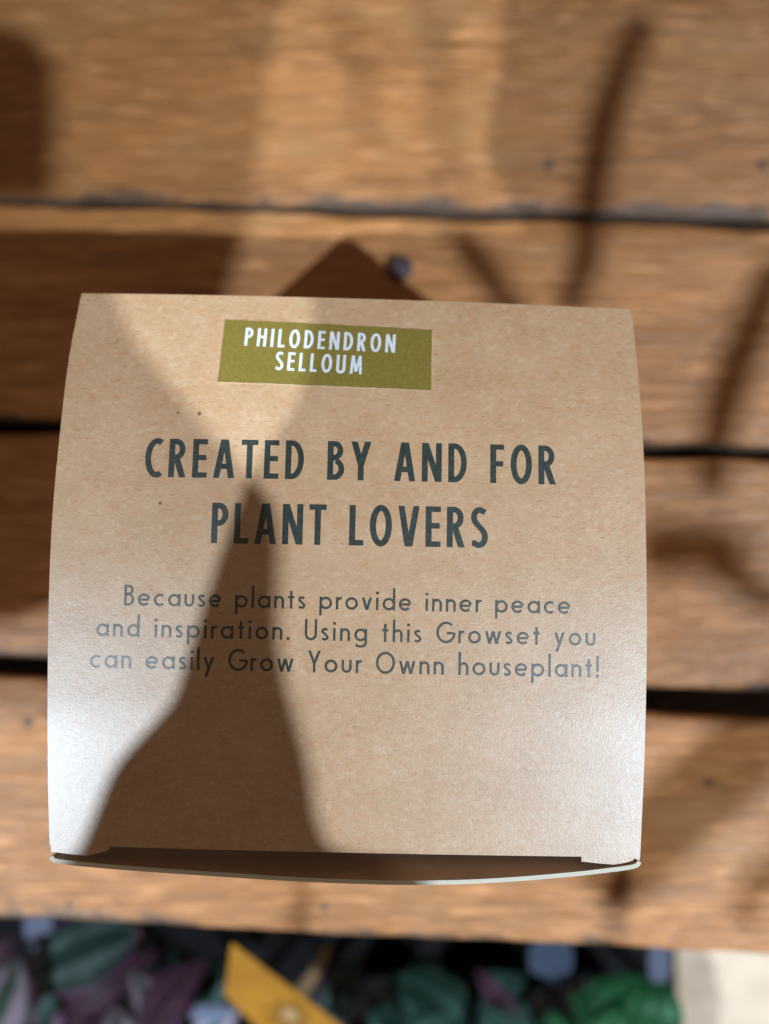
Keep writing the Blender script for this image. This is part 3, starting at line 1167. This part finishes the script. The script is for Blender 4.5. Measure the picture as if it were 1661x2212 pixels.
def blocker(label, lamp, leaves=(), stems=(), z=0.36):  # unseen helper, its outline projected from the wanted shadow towards the lamp
    """leaves: outlines, stems: (path, width px); both given where their shadow falls"""
    allp = [p for o, s in leaves for p in [o]] and None
    first = leaves[0][0][0] if leaves else stems[0][0][0]
    kind0 = leaves[0][1] if leaves else 'slat'
    surf = lambda q, k: (on_lid(*q) if k == 'lid' else at(q[0], q[1], 0.0))
    anchor_src = None
    root_loc = cast(lamp, surf(first, kind0), 1.42)
    root = thing('light_blocker', label, 'blocker', root_loc, VG)
    for k, (out, kind) in enumerate(leaves):
        P = [cast(lamp, surf(q, kind), z + 0.012 * math.sin(i * 0.5)) for i, q in enumerate(out)]
        P = smooth_path(P, 5, True)
        bm = bmesh.new()
        slab(bm, P, DIR_A * 0.0006 if lamp is LAMP_A else DIR_B * 0.0006)
        obj('leaf', bm, M_blocker, root, False)  # leaf-shaped sheet added to block the lamp
        c = sum(P, Vector()) / len(P)
        bm = bmesh.new()
        up = cast(lamp, c, 1.42)
        tube(bm, smooth_path([c + Vector((0, 0, 0.001)), c.lerp(up, 0.5), up], 6), lambda t: 0.0018 * (1 - 0.7 * t), 6)
        obj('stem', bm, M_stem, root)  # stalk of the added sheet, in line with the lamp
    for path, wpx, zz in stems:
        P = smooth_path([cast(lamp, at(q[0], q[1], 0.0), zz) for q in path], 5)
        rad = wpx / F * ZC / 2 * (1 - zz / lamp.z)
        bm = bmesh.new()
        tube(bm, P, lambda t: rad * (0.8 + 0.35 * math.sin(math.pi * t)), 8)
        obj('stem', bm, M_stem, root)  # rod added to throw a thin shadow
        bm = bmesh.new()
        end = cast(lamp, P[0], 1.42)
        tube(bm, smooth_path([P[0], P[0].lerp(end, 0.5), end], 6), lambda t: 0.0012 * (1 - 0.6 * t), 6)
        obj('blocker_stalk', bm, M_stem, root)
    return root


blocker('vine added out of view, a broad leaf shape shading the left half of the lid', LAMP_A, [
    ([(225, 600), (285, 725), (400, 868), (520, 1008), (586, 1082), (602, 1190), (599, 1310), (604, 1400), (626, 1510), (662, 1640),
      (682, 1760), (712, 1824), (790, 1850), (900, 1868), (900, 2020), (500, 2060), (100, 2060), (-60, 1800), (-120, 1200), (-60, 700), (60, 560)], 'lid')])
blocker('vine added out of view, the largest leaf shape, shading the right half of the lid', LAMP_B, [
    ([(640, 380), (672, 560), (682, 660), (664, 820), (612, 920), (536, 1034), (512, 1128), (492, 1255), (470, 1330), (432, 1385), (399, 1440), (378, 1503), (345, 1546),
      (250, 1650), (205, 1742), (165, 1836), (120, 1920), (420, 2040), (900, 2080), (1500, 2040), (1640, 1500), (1660, 800), (1660, 0), (1400, -250),
      (900, -230), (800, -60), (740, 150)], 'lid')], z=0.40)
blocker('vine added out of view, a long narrow leaf shape shading the far left of the slats', LAMP_A, [
    ([(116, 140), (125, 250), (124, 350), (112, 432), (0, 440), (-200, 430), (-260, 250), (-120, 56), (50, 62)], 'slat')], z=0.52)
blocker('vine added out of view, a wide leaf shape shading the slats left of the box', LAMP_B, [
    ([(600, -120), (585, 100), (562, 330), (535, 480), (500, 600), (440, 800), (300, 1180), (100, 1320), (-60, 1330), (-500, 1100), (-560, 300), (-300, -200), (200, -320)], 'slat')], z=0.56)
blocker('vine added out of view, thin bent stem shapes shading the slats right of the box', LAMP_A, [], [
    ([(1395, 40), (1345, 140), (1300, 280), (1276, 430), (1268, 560), (1225, 670)], 62, 0.46),
    ([(985, 490), (1020, 545), (1062, 600), (1120, 690)], 62, 0.50),
    ([(1690, 560), (1640, 680), (1585, 820), (1555, 930), (1530, 1060)], 68, 0.46),
    ([(1390, 1165), (1470, 1180), (1560, 1230), (1690, 1310)], 62, 0.5),
    ([(1720, 1500), (1620, 1610), (1500, 1720), (1390, 1825), (1290, 1935)], 128, 0.42),
    ([(1720, 1830), (1650, 1900), (1590, 2000)], 50, 0.46),
    ([(730, -20), (765, 140), (800, 330)], 34, 0.55),
    ([(935, -20), (955, 180), (975, 430)], 36, 0.55),
])
blocker('vine added out of view, a small leaf shape faintly shading the slats just right of the box', LAMP_A, [
    ([(1380, 1130), (1470, 1118), (1560, 1128), (1625, 1165), (1600, 1225), (1500, 1242), (1380, 1248)], 'slat')], z=0.60)
blocker('vine added out of view, short twig shapes shading the front slat', LAMP_B, [], [
    ([(655, 1880), (648, 1980), (640, 2080)], 40, 0.36),
    ([(1345, 1880), (1330, 1960), (1325, 2080)], 46, 0.36),
])
blocker('vine added out of view, a hanging leaf shape shading the potted plants in front', LAMP_A, [
    ([(-300, 2110), (300, 2140), (800, 2150), (2900, 2190), (2900, 2480), (800, 2600), (0, 2620), (-400, 2500)], 'slat')], z=0.34)
for o in list(bpy.data.objects):
    if 'base' in o:
        del o['base']
